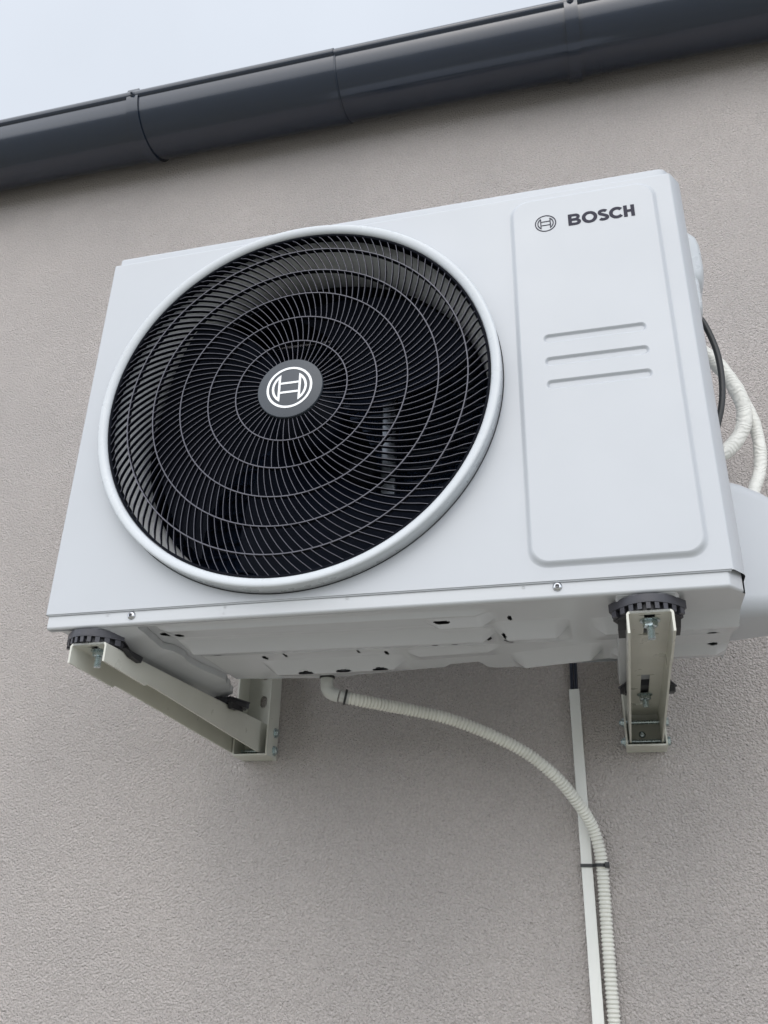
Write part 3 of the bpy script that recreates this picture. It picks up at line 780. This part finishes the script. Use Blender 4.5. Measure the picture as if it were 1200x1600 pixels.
def make_pad(xc, yf, sgn, label, wid=0.080, dep=0.075, xarm=None):
    """curved rubber pad: front arc, tapering sides, teeth along the lower front edge"""
    root = empty('rubber_pad', (xc, yf, ZA+0.0002), label, 'rubber pad', 'rubber pads between unit and brackets')
    zt, zm, zb_ = -0.0210 if sgn > 0 else -0.0287, -0.0300, ZA+0.0004
    N = 36
    def arc(off):
        out = []
        for k in range(N+1):
            t = -1+2*k/N; x = t*(wid/2-off*0.7)
            out.append((xc+x, yf+sgn*(off+0.030*t*t+0.002)))
        return out
    def outline(off):
        a = arc(off); tail = [(xc+wid*0.33-off, yf+sgn*dep), (xc-wid*0.33+off, yf+sgn*dep)]
        return a+tail
    b_ = MB(); o = outline(0)
    zt2 = -0.0287
    # upper body, front lip rises in front of the foot
    b_.prism(o, lambda x, y: (x, y, zm), lambda x, y: (x, y, zt2), 0)
    b_.build('pad_body', M['rubber_face'], root, smooth=30)
    if sgn > 0:
        l = MB(); a = arc(0); c = arc(0.005)
        l.prism(a+c[::-1], lambda x, y: (x, y, zt2+0.0001), lambda x, y: (x, y, zt), 0)
        l.build('pad_lip', M['rubber_face'], root, smooth=30)
    cbody = MB(); o2 = outline(0.0055)
    cbody.prism(o2, lambda x, y: (x, y, zb_), lambda x, y: (x, y, zm-0.0001))
    cbody.build('pad_core', M['rubber'], root, smooth=30)
    for sx in (-1, 1):
        sk = MB()
        xm = xarm if xarm else xc+0.0005; xa_, xb_ = xm+sx*0.0248, xm+sx*0.0325
        sk.prism([(0.034, zb_-0.0002), (0.076, zb_-0.0002), (0.072, zb_-0.0085), (0.050, zb_-0.0065)], lambda y, z: (xa_, yf+sgn*y, z), lambda y, z: (xb_, yf+sgn*y, z))
        sk.build('pad_skirt', M['rubber'], root, smooth=0)
    t_ = MB(); A = arc(0.0006); Bc = arc(0.0054)
    for k in range(1, N-1, 4):
        q = [A[k], A[k+1], A[k+2], Bc[k+2], Bc[k+1], Bc[k]]
        t_.prism(q, lambda x, y: (x, y, zb_+0.001), lambda x, y: (x, y, zm-0.0001))
    t_.build('pad_teeth', M['rubber_face'], root, smooth=0)
    return root
make_pad(0.0570, -0.002, 1, 'black toothed rubber pad at the front tip of the bracket under the fan side', xarm=0.0685)
make_pad(0.7178, -0.002, 1, 'black toothed rubber pad at the front tip of the bracket under the lettered side', xarm=0.7187)
make_pad(0.0885, 0.395, -1, 'black rubber pad near the wall on the bracket under the fan side', xarm=0.0860)
make_pad(0.7240, 0.392, -1, 'black rubber pad near the wall, its ends peeping out beside the end-on bracket')

# ------------------------------------------------------------------ trunking, cables, drain hose
tr = MB(); TX0, TX1 = 0.6112, 0.6270
tr.box(TX0, TX1, WALL-0.0105, WALL-0.001, GZ+0.05, 0.002, 0.0009)
tro = tr.build('cable_trunking', M['trunk'], None, smooth=40)
tag(tro, 'narrow white cable trunking fixed upright on the wall below the unit', 'trunking')
for i, (xo, yo) in enumerate(((0.6160, WALL-0.0040), (0.6222, WALL-0.0046))):
    c = MB(); c.tube(spline([(xo, yo, 0.0018), (xo+0.001, yo-0.001, 0.03), (xo+0.004, yo-0.004, 0.10), (xo+0.02, yo-0.02, 0.2)], 10), 0.0029, 12)
    o = c.build('power_cable', M['cable_blue'], None, smooth=60)
    tag(o, ('dark blue cable entering the trunking top at its edge away from the end-on bracket', 'dark blue cable entering the trunking top at its edge facing the end-on bracket')[i], 'cable', 'cables leaving the trunking')

hpts = [(0.3045, 0.2660, -0.0488), (0.3130, 0.2690, -0.0505), (0.3290, 0.2750, -0.0534), (0.3602, 0.2984, -0.0560), (0.3922, 0.3218, -0.0585), (0.4437, 0.3451, -0.0675), (0.4952, 0.3685, -0.0846), (0.5466, 0.3919, -0.1087), (0.5882, 0.4152, -0.1413),
        (0.6161, 0.4440, -0.1760), (0.6312, 0.4650, -0.2030), (0.6390, 0.4720, -0.2356), (0.6405, 0.4780, -0.2773), (0.6400, 0.4800, -0.3262), (0.6398, 0.4800, -0.45), (0.6398, 0.4800, -1.2), (0.6398, 0.48, -1.85)]
dh = empty('drain_hose', hpts[0], 'white corrugated drain hose curving from under the unit to the trunking', 'hose')
path = resample(spline(hpts, 40), 0.00055)
hb = MB(); PIT = 0.0053
def hrad(L):
    s_ = 0.5+0.5*cos(2*pi*L/PIT); return 0.0066+0.0024*s_**0.45
hb.tube(path[26:], hrad, 20)
hb.build('corrugated_hose', M['hose'], dh, smooth=60)
el = MB()
epath = spline([(0.2860, 0.2610, -0.016), (0.2860, 0.2610, -0.031), (0.2878, 0.2615, -0.0405), (0.2940, 0.2630, -0.0460), (0.3025, 0.2655, -0.0484)], 8)
el.tube(epath, 0.0093, 20)
el.tube([hpts[0], (0.3180, 0.2705, -0.0515)], lambda L: 0.0083, 18)
elo = el.build('elbow', M['elbow'], dh, smooth=60)
cl_ = MB(); cl_.lathe([(0.0095, 0), (0.0108, 0.0004), (0.0108, 0.003), (0.0095, 0.0034)], (0.2860, 0.2610, -0.0245), (0, 0, 1), 28); cl_.build('clamp_ring', M['cable'], elo)
hdv = (Vector(hpts[2])-Vector(hpts[1])).normalized()
cl_ = MB(); cl_.lathe([(0.0092, 0), (0.0112, 0.0004), (0.0112, 0.0030), (0.0092, 0.0034)], Vector((0.3100, 0.2680, -0.0499)), hdv, 28); cl_.build('clamp_ring', M['cable'], elo)

tie = MB(); tz = -0.2540
lo = [(TX0-0.0012, WALL-0.0005), (TX0-0.0012, WALL-0.0112), (TX0, WALL-0.0120), (TX1, WALL-0.0122), (0.633, WALL-0.0215), (0.640, WALL-0.0248), (0.6468, WALL-0.0225), (0.6502, WALL-0.0165), (0.6505, WALL-0.0005)]
rows = [[(x, y, tz-0.0022) for x, y in lo], [(x, y-0.0013 if 0 < i < len(lo)-1 else y, tz-0.0022) for i, (x, y) in enumerate(lo)], [(x, y-0.0013 if 0 < i < len(lo)-1 else y, tz+0.0022) for i, (x, y) in enumerate(lo)], [(x, y, tz+0.0022) for x, y in lo]]
tie.grid(rows)
tie.box(0.6445, 0.6510, WALL-0.0285, WALL-0.0222, tz-0.0038, tz+0.0038, 0.0008)
tag(tie.build('cable_tie', M['cable'], None, smooth=20), 'black cable tie binding the drain hose to the white trunking', 'cable tie')

# right side: black cable and insulated refrigerant pipes
xs_ = W+0.0165
bc = MB(); bc.tube(spline([(xs_-0.004, 0.10, 0.405), (xs_+0.010, 0.098, 0.388), (xs_+0.0205, 0.098, 0.345), (xs_+0.0225, 0.098, 0.305), (xs_+0.018, 0.099, 0.262), (xs_+0.006, 0.101, 0.222), (xs_-0.003, 0.103, 0.200)], 14), 0.0040, 14)
tag(bc.build('supply_cable', M['cable'], None, smooth=60), 'thick black cable bulging out beside the lettered end of the unit', 'cable')
def wob(base, amp, f):
    return lambda L: base*(1+amp*sin(L*f)+amp*0.6*sin(L*f*2.3+1))
def pipe(pts, r, label):
    p = MB(); p.tube(resample(spline(pts, 16), 0.002), wob(r, 0.03, 120), 22)
    o = p.build('insulated_pipe', M['insul'], None, smooth=70); tag(o, label, 'pipe', 'insulated refrigerant pipes'); return o
pipe([(xs_-0.002, 0.235, 0.455), (xs_+0.022, 0.237, 0.440), (xs_+0.050, 0.24, 0.400), (xs_+0.068, 0.24, 0.345), (xs_+0.064, 0.24, 0.302), (xs_+0.040, 0.235, 0.267), (xs_+0.010, 0.225, 0.246), (xs_-0.004, 0.220, 0.238)], 0.0105, 'white wrapped pipe looping back into the lettered end of the unit')
pipe([(xs_+0.050, 0.27, 0.430), (xs_+0.068, 0.268, 0.385), (xs_+0.082, 0.265, 0.335), (xs_+0.085, 0.262, 0.285), (xs_+0.078, 0.255, 0.240), (xs_+0.062, 0.235, 0.200), (xs_+0.05, 0.215, 0.165), (xs_+0.045, 0.205, 0.150)], 0.0085, 'slimmer white wrapped pipe running down behind the white valve cover')

# raindrops
def drop(p, nrm, r, label):
    b_ = MB(); b_.lathe([(0.0001, r*0.55), (r*0.45, r*0.5), (r*0.8, r*0.3), (r, 0.0)], p, nrm, 12)
    o = b_.build('raindrop', M['drop'], None, smooth=70); tag(o, label, 'raindrop', 'raindrops on the unit'); return o
lab2 = 'clear raindrop on the white flange along the lower front edge'
for x, z, r in ((0.0855, -0.0045, 0.0018), (0.2400, -0.0040, 0.0018), (0.3900, -0.0035, 0.0020), (0.5900, -0.0045, 0.0018), (0.2390, -0.0120, 0.0014)):
    drop((x, BYF-0.0001, z), (0, -1, 0), r, lab2)
